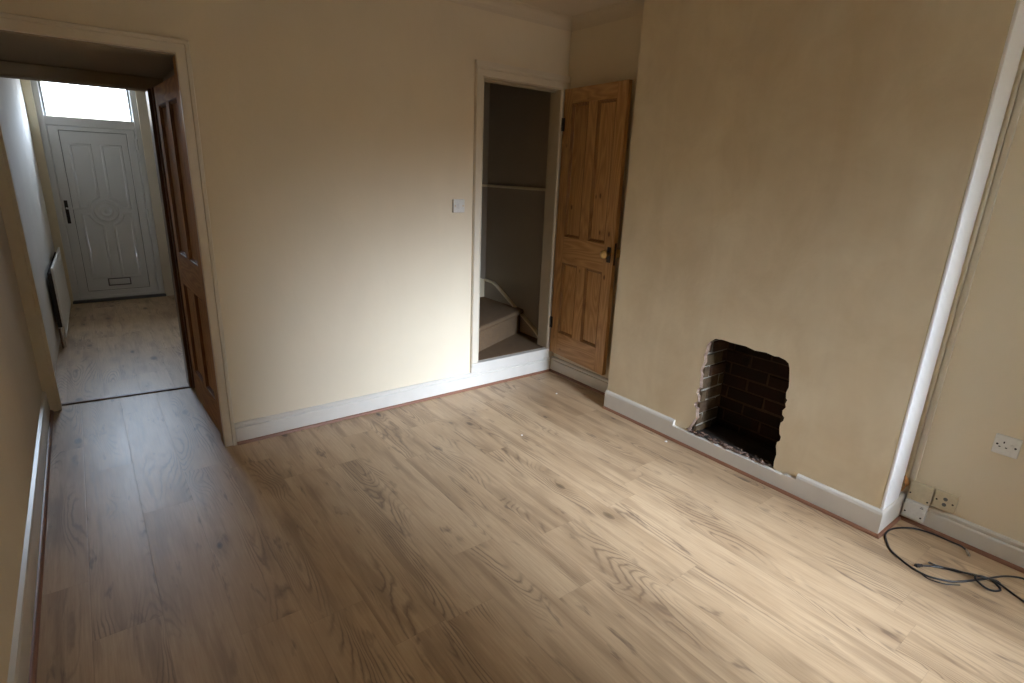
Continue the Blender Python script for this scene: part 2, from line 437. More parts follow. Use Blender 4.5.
# coving
cv = [(0, 0), (.0, -.075)] + [(.0 + .062*(1-math.cos(a)), -.075 + .07*math.sin(a)) for a in [math.pi/2*k/6 for k in range(1, 7)]] + [(.066, 0)]
cvf = lambda u, v, h: (u, v, H + h)
bm = sweep([(XB, -.80), (0.0, -.80), (0, 0), (XL, 0), (XL, YB)], [(d, h) for d, h in cv], cvf)
struct(link('trim_1', bm, 'ceil'), 'plain coving where the walls meet the ceiling', 'coving')

# ------------------------------------------------------------------ casings, linings
casing = [(0, 0), (0, .014), (.004, .018), (.040, .018), (.044, .026), (.058, .026), (.062, .018), (.062, 0)]
fb = lambda u, v, h: (u, -h, v)
cas_r = [(-d, h) for d, h in casing]
# lobby opening casing : up the right side, over the head to the left wall
bm = sweep([(-2.468, 0), (-2.468, 2.024), (XL, 2.024)], [(-d, h) for d, h in casing], fb)
struct(link('trim_2', bm, 'gloss'), 'cream casing round the lobby opening', 'casing')
bm = BX(((-2.468, 0.0, 0), (-2.445, WT, 2.03)))
struct(link('trim_3', bm, 'pine_dark', bevel=.002), 'bare wood jamb lining at the edge of the lobby opening', 'jamb')
struct(link('trim_4', BX(((XL, 0.0, 2.018), (-2.447, WT+.02, 2.034))), 'stairwall'), 'head lining over the lobby opening', 'head lining')
# stair doorway casing
cas2 = [(0, 0), (0, .012), (.006, .020), (.012, .014), (.046, .014), (.050, .026), (.064, .028), (.068, .020), (.068, 0)]
bm = sweep([(SX0, .198), (SX0, SZ1), (SX1, SZ1), (SX1, .198)], [(d, h) for d, h in cas2], fb)
box(bm, (SX0-.070, -.024, SZ1+.060), (-.001, 0, SZ1+.092))
struct(link('trim_5', bm, 'gloss'), 'cream casing round the stair doorway', 'casing')
bm = BX(((SX0-.012, .0, .2), (SX0, WT+.02, SZ1+.012)), ((SX1, .0, .2), (SX1+.012, WT+.02, SZ1+.012)), ((SX0-.01, .0, SZ1), (SX1+.01, WT+.02, SZ1+.012)),
        ((SX0, .045, .2), (SX0+.012, WT, SZ1)), ((SX0, .045, SZ1-.012), (SX1, WT, SZ1)))
struct(link('trim_6', bm, 'reveal', bevel=.0015), 'painted lining and stop inside the stair doorway', 'jamb')
bm = BX(((-.803, -.022, .125), (-.0, 0.0, .168)), ((-.803, -.030, .168), (-.0, .10, .2)))
struct(link('trim_7', bm, 'skirt', bevel=.004), 'raised cream sill board under the stair doorway', 'sill')

# ------------------------------------------------------------------ skirtings and beading
ff = lambda u, v, h: (u, v, h)
sk = [(0, 0), (.020, 0), (.020, .092), (.017, .097), (.011, .099), (.011, .104), (.015, .108), (.015, .118), (.008, .126), (0, .126)]
def L_(pr): return pr
bmk = sweep([(0, 0), (-2.405, 0)], sk, ff)
struct(link('baseboard_back', bmk, 'skirt'), 'cream skirting along the back wall', 'skirting')
struct(link('baseboard_alcove', sweep([(0, -.80), (0, -.018)], sk, ff), 'skirt'), 'short cream skirting under the open pine door', 'skirting')
skl = [(0, 0), (.018, 0), (.018, .13), (.014, .142), (0, .146)]
struct(link('baseboard_left', sweep([(XL, Y2-.01), (XL, YB)], skl, ff), 'skirt'), 'dull cream skirting along the left wall', 'skirting')
skb = [(0, 0), (.022, 0), (.022, .112), (.018, .124), (.010, .130), (0, .130)]
bm = sweep([(XB, -1.375), (XB, -.80)], skb, ff)
# lowered, hacked section in front of the hole
N = 40; rows = []
R = random.Random(3)
for i in range(N+1):
    y = -2.142 + (2.142-1.375)*i/N; zt = .093 + R.uniform(-.002, .0015) + (.010 if i < 4 else 0)
    rows.append([bm.verts.new(p) for p in ((XB, y, 0), (XB-.022, y, 0), (XB-.022, y, zt-.002), (XB-.018, y, zt), (XB, y, zt + R.uniform(-.002, .001)))])
for i in range(N):
    for j in range(5): bm.faces.new([rows[i][j], rows[i][(j+1) % 5], rows[i+1][(j+1) % 5], rows[i+1][j]])
bm.faces.new(rows[0]); bm.faces.new(rows[-1])
sweep([(XR, -2.52), (XB, -2.52), (XB, -2.142)], skb, ff, bm=bm)
struct(link('baseboard_right', bm, 'skirt'), 'cream skirting round the chimney breast, cut down below the hole', 'skirting')
struct(link('baseboard_right', sweep([(XR, YB), (XR, -2.52)], [(d, h*.92) for d, h in sk], ff), 'skirt'), 'cream skirting under the sockets at far right', 'skirting')
bd = [(0, 0), (.016, 0), (.0155, .005), (.012, .011), (.006, .015), (0, .016)]
def off(pr, d0): return [(d + d0, h) for d, h in pr]
bm = sweep([(XR, YB), (XR, -2.52), (XB, -2.52), (XB, -.80)], off(bd, .018), ff)
struct(link('trim_8', bm, 'bead'), 'red-brown floor beading round the chimney breast and far right wall', 'beading')
bm = sweep([(0, -.80), (0, 0), (-2.405, 0)], off(bd, .018), ff)
struct(link('trim_9', bm, 'bead'), 'red-brown floor beading along the back wall and alcove', 'beading')
struct(link('trim_10', sweep([(XL, 1.05), (XL, YB)], off(bd, .018), ff), 'bead'), 'dark floor beading along the left wall', 'beading')

# white board on the return of the breast, facing the window
bm = BX(((XB-.001, -2.532, .130), (XB+.125, -2.52, H)), ((XB+.0, -2.540, .130), (XB+.022, -2.53, H)))
struct(link('trim_11', BX(((XB-.001, -2.534, .128), (XB+.185, -2.5195, H))), 'white', bevel=.004), 'bright white corner board on the edge of the chimney breast', 'corner board')
# skirt on front-left wall, and second opening trims
struct(link('baseboard_front', sweep([(lw(YF)+.0, YF), (lw(Y2+.1), Y2+.11)], [(-d, h) for d, h in skl][::-1], ff), 'skirt'), 'skirting below the radiator', 'skirting')
struct(link('trim_12', BX(((XL-.02, Y2-.02, 0), (-3.222, Y2+.12, 1.98)), ((-3.225, Y2-.012, 0), (-3.205, Y2+.03, 1.98))), 'yellowed', bevel=.004), 'yellowed post on the left of the lobby threshold', 'post')
struct(link('trim_13', BX(((-2.49, Y2-.005, 0), (-2.455, Y2+.12, 1.97)), ((-2.47, Y2-.04, 0), (-2.40, Y2-.0, 1.97))), 'brown', bevel=.003), 'dark stained jamb on the right of the lobby threshold', 'jamb')
struct(link('trim_14', BX(((XL, Y2-.012, 1.962), (-2.40, Y2+.012, 2.026)), ((XL, Y2+.0, 1.955), (-2.47, Y2+.125, 1.967))), 'stairwall', bevel=.003), 'head board over the lobby threshold', 'head board')
struct(link('trim_15', sweep([(-3.225, 1.155), (-2.47, 1.075)], [(-.018, 0), (.018, 0), (.012, .008), (-.012, .008)], ff), 'brown'), 'dark brown threshold strip across the lobby floor', 'threshold')
struct(link('trim_16', BX(((-3.205, YF-.055, 0), (DX0+.01, YF-.028, 2.5))), 'yellowed', bevel=.003), 'yellowed vertical strip left of the entrance door', 'trim')
struct(link('trim_17', BX(((DX1-.01, YF-.045, 0), (-2.15, YF-.028, 2.5))), 'gloss', bevel=.003), 'cream casing right of the entrance door', 'casing')

# ------------------------------------------------------------------ fireplace recess
root = empty('fireplace_recess', (0, -1.75, .1)); tag(root, 'sooty brick recess inside the rough hole in the chimney breast', 'fireplace')
def P_(o): o.parent = root; o.matrix_parent_inverse = Matrix.Translation((0, 1.75, -.1)); return o
# back brickwork
def brick_panel(u0, u1, v0, v1, fn, depth, seed, uoff=0.0, skip=None):
    R = random.Random(seed); bm = bmesh.new()
    vb = [fn(u0, v0, 0), fn(u1, v0, 0), fn(u1, v1, 0), fn(u0, v1, 0)]
    bm.faces.new([bm.verts.new(p) for p in vb]).material_index = 1
    row = 0; v = v0
    while v < v1:
        u = u0 - (.232*.5 if row % 2 else 0) - uoff
        while u < u1:
            a, b = max(u+.005, u0), min(u+.227, u1)
            if b - a > .02:
                j = lambda s=.003: R.uniform(-s, s)
                d = depth + j(.004)
                z0_, z1_ = v+.005+j(.0015), min(v+.070+j(.0015), v1)
                q = [(a+j(), z0_+j()), (b+j(), z0_+j()), (b+j(), z1_+j()), (a+j(), z1_+j())]
                bt = [bm.verts.new(fn(x, y, 0)) for x, y in q]
                tp = [bm.verts.new(fn(x + (.003 if x < (a+b)/2 else -.003), y + (.003 if y < (z0_+z1_)/2 else -.003), d + j(.0015))) for x, y in q]
                bm.faces.new(tp)
                for i in range(4): bm.faces.new([bt[i], bt[(i+1) % 4], tp[(i+1) % 4], tp[i]])
            u += .232
        v += .075; row += 1
    return bm
def brick_face_mat(name, c1, c2, soot):
    m, t = mat(name); P = objc(t)
    rn = t.n('ShaderNodeNewGeometry').outputs['Random Per Island']
    n = t.noise(P, 40, 4, .65); n2 = t.noise(P, 7, 3, .6)
    c = t.mix(rn, c1, c2); c = t.mix(t.mapr(n, .35, .7, 0, .6), c, tuple(x*.5 for x in c1))
    c = t.mix(t.mapr(n2, .35, .65, soot*.5, soot), c, (.02, .016, .013))
    t.out(c, .92, n, .7, .004, spec=.15); M[name] = m
brick_face_mat('old_brick', (.055, .021, .013), (.03, .013, .009), .85)
brick_face_mat('old_mortar', (.125, .072, .042), (.125, .072, .042), .7)
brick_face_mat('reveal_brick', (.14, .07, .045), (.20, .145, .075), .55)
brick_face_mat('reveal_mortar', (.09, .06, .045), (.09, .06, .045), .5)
XK = .052
bm = brick_panel(-2.134, -1.509, .118-.05, 1.05, lambda u, v, d: (XK - d, u, v), .005, 4, .0)
P_(link('back_brickwork', bm, ['old_brick', 'old_mortar']))
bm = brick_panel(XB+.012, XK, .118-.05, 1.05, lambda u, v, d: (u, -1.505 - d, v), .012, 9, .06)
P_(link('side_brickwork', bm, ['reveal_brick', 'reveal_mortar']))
bm = brick_panel(XB+.022, XK+.01, .118-.05, 1.05, lambda u, v, d: (u, -2.13 + d, v), .008, 10, .06)
P_(link('side_brickwork', bm, ['old_brick', 'old_mortar']))
bm = bmesh.new(); G = 28
gr = [[bm.verts.new((XB+.004 + (XK-XB)*i/G, -2.134 + .625*j/G, .100 + .010*noise.noise(Vector((i*.5, j*.5, 0))) + (.006 if i < 5 else 0))) for j in range(G+1)] for i in range(G+1)]
for i in range(G):
    for j in range(G): bm.faces.new([gr[i][j], gr[i+1][j], gr[i+1][j+1], gr[i][j+1]])
P_(link('hearth_bed', bm, 'soot', smooth=True))
P_(link('flue_cap', BX(((XB+.02, -2.13, 1.04), (XK+.02, -1.51, 1.06))), 'soot'))
# broken brick and mortar lumps along the sill of the hole
bm = bmesh.new(); R = random.Random(12)
for k in range(95):
    y = R.uniform(-2.0, -1.47); s = R.uniform(.005, .013)
    c = Vector((XB + R.uniform(-.012, .035), y, .100 + R.uniform(-.003, .007)))
    r = bmesh.ops.create_icosphere(bm, subdivisions=1, radius=s, matrix=Matrix.Translation(c) @ Matrix.Rotation(R.uniform(0, 3), 4, 'Z') @ Matrix.Diagonal((1, 1.5, .55, 1)))
    for v in r['verts']: v.co += Vector((R.uniform(-1, 1), R.uniform(-1, 1), R.uniform(-1, 1))) * s*.25
P_(tag(link('rubble_edge', bm, 'rubble'), 'crumbled mortar and brick along the sill', kind='stuff'))
# ragged plaster lip on the left of the hole, showing cut plaster thickness
bm = bmesh.new()
left = [(a, b) for a, b in HOLE if a > -1.54]
for k, (a, b) in enumerate(HOLE):
    a2, b2 = HOLE[(k+1) % len(HOLE)]
    if a > -1.53 and a2 > -1.53 and b > .08:
        v = [bm.verts.new(p) for p in ((XB-.0005, a+.002, b), (XB-.0005, a2+.002, b2), (XB+.016, a2-.010, b2), (XB+.016, a-.010, b))]
        bm.faces.new(v)
P_(link('plaster_lip', bm, 'plaster_edge'))

# ------------------------------------------------------------------ winding stairs
st = empty('staircase', (-.4, .5, 0)); tag(st, 'carpeted winding stairs seen through the narrow doorway', 'staircase')
def PS(o): o.parent = st; o.matrix_parent_inverse = Matrix.Translation((.4, -.5, 0)); return o
def step(poly, zt, zb, nose):
    """poly : plan outline; edge 0-1 is the front with a rounded nosing"""
    bm = bmesh.new(); n = len(poly)
    d = (Vector(poly[1]) - Vector(poly[0])).normalized(); fn = Vector((d.y, -d.x))
    prof = [(0, zb), (0, zt-.045)] + [(nose*math.sin(t), zt-.022-.022*math.cos(t)) for t in [math.pi*k/8 for k in range(0, 9)]]
    a, b = Vector(poly[0]), Vector(poly[1])
    A = [bm.verts.new((*(a + fn*q), z)) for q, z in prof]; B = [bm.verts.new((*(b + fn*q), z)) for q, z in prof]
    for i in range(len(prof)-1): bm.faces.new([A[i], B[i], B[i+1], A[i+1]])
    bm.faces.new([A[-1], B[-1]] + [bm.verts.new((*p, zt)) for p in poly[2:]])
    return bm
PS(link('step', BX(((-.81, WT+.012, .0), (.07, Y2+.01, .198)), ((SX0, 0.015, .185), (SX1, .13, .203))), 'carpet', bevel=.006))
PS(link('step', step([(-.80, .0995), (.068, .50), (.068, Y2+.01), (-.80, Y2+.01)], .405, .19, .022), 'carpet', smooth=True))
PS(link('step', step([(-.80, .50), (-.30, Y2+.01), (-.80, Y2+.01)], .605, .39, .022), 'carpet', smooth=True))
for k in range(6):
    x = -.80 - .24*k
    PS(link('step', step([(x, WT+.02), (x, Y2+.01), (x-.26, Y2+.01), (x-.26, WT+.02)], .81+.2*k, .59+.2*k, .022), 'carpet', smooth=True))
# strings
bm = bmesh.new()
def plate(pts, fn, t):
    A = [bm.verts.new(fn(u, v, 0)) for u, v in pts]; B = [bm.verts.new(fn(u, v, t)) for u, v in pts]
    bm.faces.new(A); bm.faces.new(list(reversed(B)))
    for i in range(len(pts)): bm.faces.new([A[i], A[(i+1) % len(pts)], B[(i+1) % len(pts)], B[i]])
plate([(.19, .15), (.23, .215), (.30, .262), (.88, .545), (.93, .562), (Y2+.01, .562), (Y2+.01, .15)], lambda u, v, d: (.07-d, u, v), .022)
PS(tag(link('stair_string', bm, 'stairwall', bevel=.003), 'dull brown painted string board'))
bm = bmesh.new()
cp_ = [(.19, .165), (.23, .215), (.30, .262), (.88, .545), (.93, .562), (Y2+.005, .566)]
for a, b in zip(cp_[:-1], cp_[1:]):
    d = (Vector(b)-Vector(a)).normalized(); nn = Vector((-d.y, d.x))*.012
    plate([(a[0]-nn.x*.3, a[1]-nn.y*.3), (b[0]-nn.x*.3, b[1]-nn.y*.3), (b[0]+nn.x, b[1]+nn.y), (a[0]+nn.x, a[1]+nn.y)], lambda u, v, d: (.07-d, u, v), .030)
PS(tag(link('string_capping', bm, 'yellowed'), 'cream capping strip along the top of the string'))
bm = bmesh.new()
plate([(.07, .562), (-.80, .95), (-2.3, 2.2), (-2.3, 1.7), (-.80, .3), (.07, .3)], lambda u, v, d: (u, Y2+.012-d, v), .02)
PS(tag(link('stair_string', bm, 'yellowed', bevel=.003), 'cream painted string board'))
# horizontal dado line
bm = BX(((.055, .12, 1.425), (.071, Y2+.012, 1.447)), ((-2.3, Y2-.004, 1.425), (.07, Y2+.013, 1.447)))
struct(link('trim_18', bm, 'yellowed', bevel=.003), 'thin yellowed rail across the stairwell walls', 'rail')
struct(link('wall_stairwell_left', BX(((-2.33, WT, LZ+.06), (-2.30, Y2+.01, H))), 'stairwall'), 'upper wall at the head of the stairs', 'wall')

# ------------------------------------------------------------------ panelled pine doors
def panel_door(root, w, h, th, mt, knob_mat, stile=.092, mun=.085, lock=(.80, .99), top=.10, bot=.20, knob=(.56, .86), flip=1, mrail=None):
    """local frame: x along width from the hinge, y across thickness (front face y=0, back y=+th), z up"""
    c = w/2
    holes = [(stile, bot, c-mun/2, lock[0]), (c+mun/2, bot, w-stile, lock[0]), (stile, lock[1], c-mun/2, h-top), (c+mun/2, lock[1], w-stile, h-top)]
    rail = mt + '_rail'
    for a, b in ((0, stile), (w-stile, w)): link('stile', BX(((a, 0, 0), (b, th, h))), mt, root, bevel=.0015)
    for a, b in ((0, bot), lock, (h-top, h)): link('rail', BX(((stile, 0.0004, a), (w-stile, th-.0004, b))), rail, root, bevel=.0015)
    for a, b in ((bot, lock[0]), (lock[1], h-top)): link('muntin', BX(((c-mun/2, .0006, a), (c+mun/2, th-.0006, b))), mt, root, bevel=.0015)
    for q in holes:
        bm = bmesh.new()
        box(bm, (q[0]-.002, th*.42, q[1]-.002), (q[2]+.002, th*.58, q[3]+.002))
        link('panel', bm, mt, root)
        bm = bmesh.new()
        pr = [(0, 0), (0, .0145), (.005, .0140), (.007, .010), (.012, .0085), (.017, .004), (.019, 0)]
        for face in (0, 1):
            fn = (lambda u, v, hh: (u, th*.42 - hh, v)) if not face else (lambda u, v, hh: (u, th*.58 + hh, v))
            sweep(rect(q[0], q[1], q[2], q[3]), pr, fn, True, bm)
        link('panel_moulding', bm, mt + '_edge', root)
    # knob set on both faces
    kx, kz = knob
    for s in ((1, -1) if knob_mat == 'brass' else ()):
        base = 0 if s > 0 else th
        bm = bmesh.new()
        box(bm, (kx-.018, min(base, base - s*.004), kz-.045), (kx+.018, max(base, base-s*.004), kz+.06))
        pl = link('door_plate', bm, 'iron', root, bevel=.0015)
        bm = lathe(bmesh.new(), [(.013, .003), (.010, .008), (.009, .022), (.018, .028), (.028, .036), (.031, .047), (.027, .058), (.015, .066), (.004, .068)],
                   lambda x, y, hh, s=s, base=base: (kx + x, base - s*hh, kz + .012 + y))
        link('door_knob', bm, knob_mat, root, smooth=True)
    bm = BX(((w-.001, th*.25, kz-.06), (w+.0015, th*.75, kz+.09))); link('latch_plate', bm, 'iron', root)
    for z in (.2, h-.28):
        bm = tube(bmesh.new(), [(-.004, -.003, z), (-.004, -.003, z+.09)], .006, 8); box(bm, (-.002, -.0015, z), (.022, .0005, z+.09))
        link('hinge', bm, 'iron', root)
d2 = empty('door_2', (-.052, -.030, .182)); v = Vector((-.1+.052, -.665+.030)); d2.rotation_euler = (0, 0, math.atan2(v.y, v.x))
struct(d2, 'stripped pine four-panel door standing open beside the stairs', 'door')
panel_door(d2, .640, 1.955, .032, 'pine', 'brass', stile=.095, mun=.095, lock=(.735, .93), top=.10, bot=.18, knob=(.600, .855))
d3 = empty('door_3', (-2.456, .10, .008)); v = Vector((-.022, .76)); d3.rotation_euler = (0, 0, math.atan2(v.y, v.x))
# visible face looks left (-x): mirror the thickness by scaling the local y
d3.scale = (1, -1, 1)
struct(d3, 'dull pine panelled door folded back along the right of the lobby', 'door')
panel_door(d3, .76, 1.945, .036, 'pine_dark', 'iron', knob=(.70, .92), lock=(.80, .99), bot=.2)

# ------------------------------------------------------------------ entrance door (white uPVC with toplight)
d1 = empty('door_1', (0, YF, 0)); struct(d1, 'white entrance door with moulded panels and a bright glazed toplight', 'door')
fy = lambda u, v, h: (u, .02-h, v)
u0_, u1_ = DX0+.085, DX1-.085
bm = bmesh.new()
fo = [(0, 0), (.0, .03), (.012, .036), (.058, .036), (.066, .028), (.066, 0)]
sweep(rect(DX0, 0.0, DX1, 2.42), [(d, h) for d, h in fo], fy, True, bm)
box(bm, (DX0+.06, -.016, 1.845), (DX1-.06, .02, 1.93))
link('door_frame', bm, 'upvc', d1, bevel=.003)
link('frame_backing', BX(((DX0-.01, .012, 0), (u0_+.0, .30-.1, 2.42)), ((u1_, .012, 0), (DX1+.01, .2, 2.42)), ((DX0, .022, 1.84), (DX1, .2, 1.925)), ((DX0, .022, 0), (DX1, .2, .05)), ((DX0, .012, 2.36), (DX1, .2, 2.45))), 'upvc', d1)
link('toplight_pane', BX(((DX0+.05, .004, 1.92), (DX1-.05, .010, 2.37))), 'glass', d1)
u0, u1 = DX0+.07, DX1-.07
bm = holed(rect(u0, .035, u1, 1.842), [rect(u0+.082, .115, u1-.075, 1.80)], lambda u, v, d: (u, -.010+d, v), .045)
slab = link('door_slab', bm, 'upvc', d1, bevel=.005)
p0, p1 = u0+.086, u1-.079
panel = link('door_panel', BX(((p0, .002, .119), (p1, .02, 1.796))), 'upvc', slab, bevel=.002)
link('panel_gasket', holed(rect(p0-.008, .111, p1+.008, 1.804), [rect(p0, .119, p1, 1.796)], lambda u, v, d: (u, .001+d, v), .008), 'rubber', slab)
# raised mouldings: upper pair, lower pair, central roundel
cx = (p0+p1)/2; cz = .985; Rr = .155
def arc(x, z, r, a0, a1, n=10): return [(x + r*math.cos(a0+(a1-a0)*k/n), z + r*math.sin(a0+(a1-a0)*k/n)) for k in range(n+1)]
mp = [(-.013, 0), (-.009, .004), (-.004, .0065), (.004, .0065), (.009, .004), (.013, 0)]
ml, mr, g = p0+.068, p1-.05, .050
def mirror(path): return [(2*cx-x, z) for x, z in reversed(path)]
bm = bmesh.new(); fd = lambda u, v, h: (u, .0025-h, v)
lx = cx - g
zc = math.sqrt(Rr**2 - g**2); zl = .035; xl = math.sqrt(Rr**2 - zl**2)
a0, a1 = math.atan2(zc, -g), math.atan2(zl, -xl)
up = [(ml, 1.665), (ml, cz+zl)] + arc(cx, cz, Rr, a1, a0) + [(lx, 1.665)]
lo_ = [(ml, .255), (lx, .255)] + arc(cx, cz, Rr, -a0, -a1) + [(ml, cz-zl)]
for pth in (up, lo_, mirror(up), mirror(lo_)): sweep(pth, mp, fd, True, bm)
link('panel_moulding', bm, 'upvc', slab, smooth=True)
bm = bmesh.new()
lathe(bm, [(.115, 0), (.110, .010), (.098, .012), (.090, .004), (.062, .003), (.056, .010), (.046, .011), (.040, .004), (.02, .003), (.014, .008), (.002, .009)], lambda x, y, h: (cx + x, .0025-h, cz + y), 40)
link('roundel', bm, 'upvc', slab, smooth=True)
lbm = BX(((cx-.085, -.008, .175), (cx+.105, .003, .235)))
lb = link('letterbox', lbm, 'upvc', slab, bevel=.006); 
link('letterbox_surround', holed(rect(cx-.097, .163, cx+.117, .247), [rect(cx-.086, .174, cx+.106, .236)], lambda u, v, d: (u, -.004+d, v), .006), 'rubber', slab)
bm = BX(((u0+.018, -.020, .86), (u0+.048, -.008, 1.10))); hd = link('handle_plate', bm, 'iron', slab, bevel=.004)
bm = tube(bmesh.new(), [(u0+.033, -.02, 1.02), (u0+.033, -.055, 1.02), (u0+.045, -.062, 1.02), (u0+.14, -.060, 1.015)], .009, 10); link('handle_lever', bm, 'upvc', hd, smooth=True)
for z in (.18, .9, 1.64):
    link('hinge', tube(bmesh.new(), [(u1+.006, -.022, z), (u1+.006, -.022, z+.11)], .012, 10), 'upvc', d1)
link('door_threshold', BX(((DX0, -.06, 0), (DX1, .03, .03))), 'rubber', d1, bevel=.004)

# ------------------------------------------------------------------ radiator
rd = empty('radiator', (-3.178, 2.62, .075), math.atan2(-.028, 1.34) + math.pi/2*0)
rd.rotation_euler = (0, 0, 0)
tag(rd, 'white panel radiator on the left wall near the entrance door', 'radiator')
ang = math.atan2(1.38, .028); rd.rotation_euler = (0, 0, ang)
# local x runs along the wall away from the camera, local +y points to the wall
RL, RH = 1.38, .585
bm = bmesh.new()
prof = []
nR = 34
for k in range(nR*6+1):
    x = .02 + (RL-.04)*k/(nR*6); ph = (k % 6)/6
    dd = .006*(1 if 1 <= (k % 6) <= 3 else 0)
    prof.append((x, dd))
lo2 = [bm.verts.new((x, d, .03)) for x, d in prof]; hi2 = [bm.verts.new((x, d, RH-.03)) for x, d in prof]
for i in range(len(prof)-1): bm.faces.new([lo2[i], lo2[i+1], hi2[i+1], hi2[i]])
box(bm, (0, -.002, 0), (RL, .012, .03)); box(bm, (0, -.002, RH-.03), (RL, .012, RH)); box(bm, (0, -.002, .02), (.02, .012, RH-.02)); box(bm, (RL-.02, -.002, .02), (RL, .012, RH-.02))
link('front_panel', bm, 'rad', rd)
bm = bmesh.new()
for k in range(60):
    x = .03 + (RL-.06)*k/59; box(bm, (x, .014, .05), (x+.004, .044, RH-.04))
link('convector_fins', bm, 'iron', rd)
link('top_grille', BX(((0, -.003, RH-.004), (RL, .012, RH+.004))), 'rad', rd, bevel=.003)
bm = tube(bmesh.new(), [(-.045, .02, .035), (.01, .02, .035)], .009); tube(bm, [(-.045, .02, .065), (-.045, .02, -.075)], .011); tube(bm, [(-.045, .02, .04), (-.045, .02, .105)], .021, 14)
link('valve', bm, 'chrome', rd, smooth=False)
bm = tube(bmesh.new(), [(RL+.045, .02, .035), (RL-.01, .02, .035)], .009); tube(bm, [(RL+.045, .02, .07), (RL+.045, .02, -.075)], .0085)
link('valve', bm, 'chrome', rd)
bm = tube(bmesh.new(), [(-.075, .03, .10), (-.075, .03, -.073)], .0075)
link('pipe', bm, 'brown', rd)
for x in (.2, RL-.2): link('bracket', BX(((x, .012, .1), (x+.03, .052, RH-.06))), 'iron', rd)

# ------------------------------------------------------------------ switch and sockets
def plate_thing(name, loc, axis, size=(.086, .086), depth=.03, m='plastic'):
    """origin at the wall, plate facing the room; local x right, z up, -y out"""
    o = empty(name, loc, 0 if axis == 'y' else -math.pi/2)
    w, h = size
    link('back_box', BX(((-w/2+.001, -depth+.008, -h/2+.001), (w/2-.001, 0, h/2-.001))), m, o, bevel=.003)
    link('face_plate', BX(((-w/2, -depth, -h/2), (w/2, -depth+.009, h/2))), m, o, bevel=.0035)
    return o, depth
def screw(o, x, z, d, m='brass'):
    link('screw', lathe(bmesh.new(), [(.0042, 0), (.0042, .0012), (.003, .0018)], lambda a, b, h: (x+a, -d-h+.0005, z+b), 12), m, o)
def spot(o, name, x, z, d, r=.004, m='slot'):
    link(name, lathe(bmesh.new(), [(r, 0), (r, .0008)], lambda a, b, h: (x+a, -d-h+.0002, z+b), 14), m, o)
s, d = plate_thing('light_switch', (-.922, 0, 1.332), 'y', depth=.022)
tag(s, 'small white light switch on the back wall left of the stair doorway', 'light switch')
bm = BX(((-.0115, -d-.004, -.0175), (.0115, -d+.001, .0175))); link('rocker', bm, 'plastic', s, bevel=.003)
screw(s, -.03, 0, d); screw(s, .03, 0, d)
s, d = plate_thing('power_socket', (XR, -2.833, .517), 'x', size=(.088, .088), depth=.012)
tag(s, 'single white three-pin socket with a switch on the far right wall', 'power socket')
screw(s, -.0305, 0, d, 'slot'); screw(s, .0305, 0, d, 'slot')
def slotp(x, z, w, h): link('pin_slot', BX(((x-w/2, -d-.0006, z-h/2), (x+w/2, -d+.001, z+h/2))), 'slot', s)
slotp(-.010, .013, .0045, .0085); slotp(-.021, -.009, .007, .0045); slotp(.001, -.009, .007, .0045)
link('rocker', BX(((.012, -d-.0045, -.008), (.024, -d+.001, .012))), 'plastic', s, bevel=.002)
s, d = plate_thing('blank_box', (XR, -2.597, .167), 'x', size=(.094, .092), depth=.030, m='oldplastic')
tag(s, 'yellowed blank cover box beside the cable trunking, above the white one', 'junction box'); screw(s, .036, -.03, d, 'slot'); screw(s, -.037, -.012, d, 'slot')
s, d = plate_thing('telephone_box', (XR-.0185, -2.598, .078), 'x', size=(.090, .084), depth=.028)
tag(s, 'white square phone box fixed on the skirting under the yellowed box', 'phone box'); screw(s, .03, -.024, d, 'slot'); screw(s, -.036, -.016, d, 'slot')
link('maker_mark', BX(((.018, -d-.0006, .024), (.032, -d+.001, .027)), ((.020, -d-.0006, .030), (.030, -d+.001, .0325))), 'rubber', s)
s, d = plate_thing('aerial_socket', (XR, -2.694, .172), 'x', size=(.088, .086), depth=.026, m='oldplastic')
tag(s, 'cream aerial socket with two round outlets, right of the yellowed box', 'aerial socket')
screw(s, -.032, 0, d, 'slot'); screw(s, .030, .0, d, 'slot'); 
for z in (.014, -.014):
    link('coax_outlet', lathe(bmesh.new(), [(.0085, 0), (.0085, .003), (.006, .003), (.006, .001), (.002, .001)], lambda a, b, h, z=z: (a, -d-h+.0005, z+b), 18), 'rubber', s)

# surface trunking and pipe in the right corner
bm = BX(((XR-.018, -2.562, .215), (XR, -2.538, H)))
tag(link('cable_trunking', bm, 'gloss', bevel=.003), 'cream surface trunking running up the corner from the yellowed box', 'trunking')
bm = tube(bmesh.new(), [(XR-.028, -2.530, .22), (XR-.028, -2.530, 1.2), (XR-.027, -2.529, H)], .009, 12)
tag(link('wall_pipe', bm, 'gloss', smooth=True), 'thin painted pipe in the corner between breast and trunking', 'pipe')
# frayed hole with loose wires at the foot of the corner
bm = bmesh.new(); R = random.Random(5)
ring = [(.062 + .024*math.cos(a)*(1+R.uniform(-.25, .25)), .186 + .038*math.sin(a)*(1+R.uniform(-.25, .25))) for a in [2*math.pi*k/14 for k in range(14)]]
bm.faces.new([bm.verts.new((a, -2.5215, b)) for a, b in ring])
for k in range(8):
    x = .060 + R.uniform(-.016, .016)
    tube(bm, catmull([(x, -2.526, .232), (x+R.uniform(-.02, .01), -2.535-R.uniform(0, .012), .20), (x+R.uniform(-.012, .012), -2.532, .17), (x+.006, -2.527, .150)], 5), .0026, 6)
tag(link('loose_wires', bm, 'pine_dark'), 'tangle of loose brown wires in the corner below the pipe', 'wires')

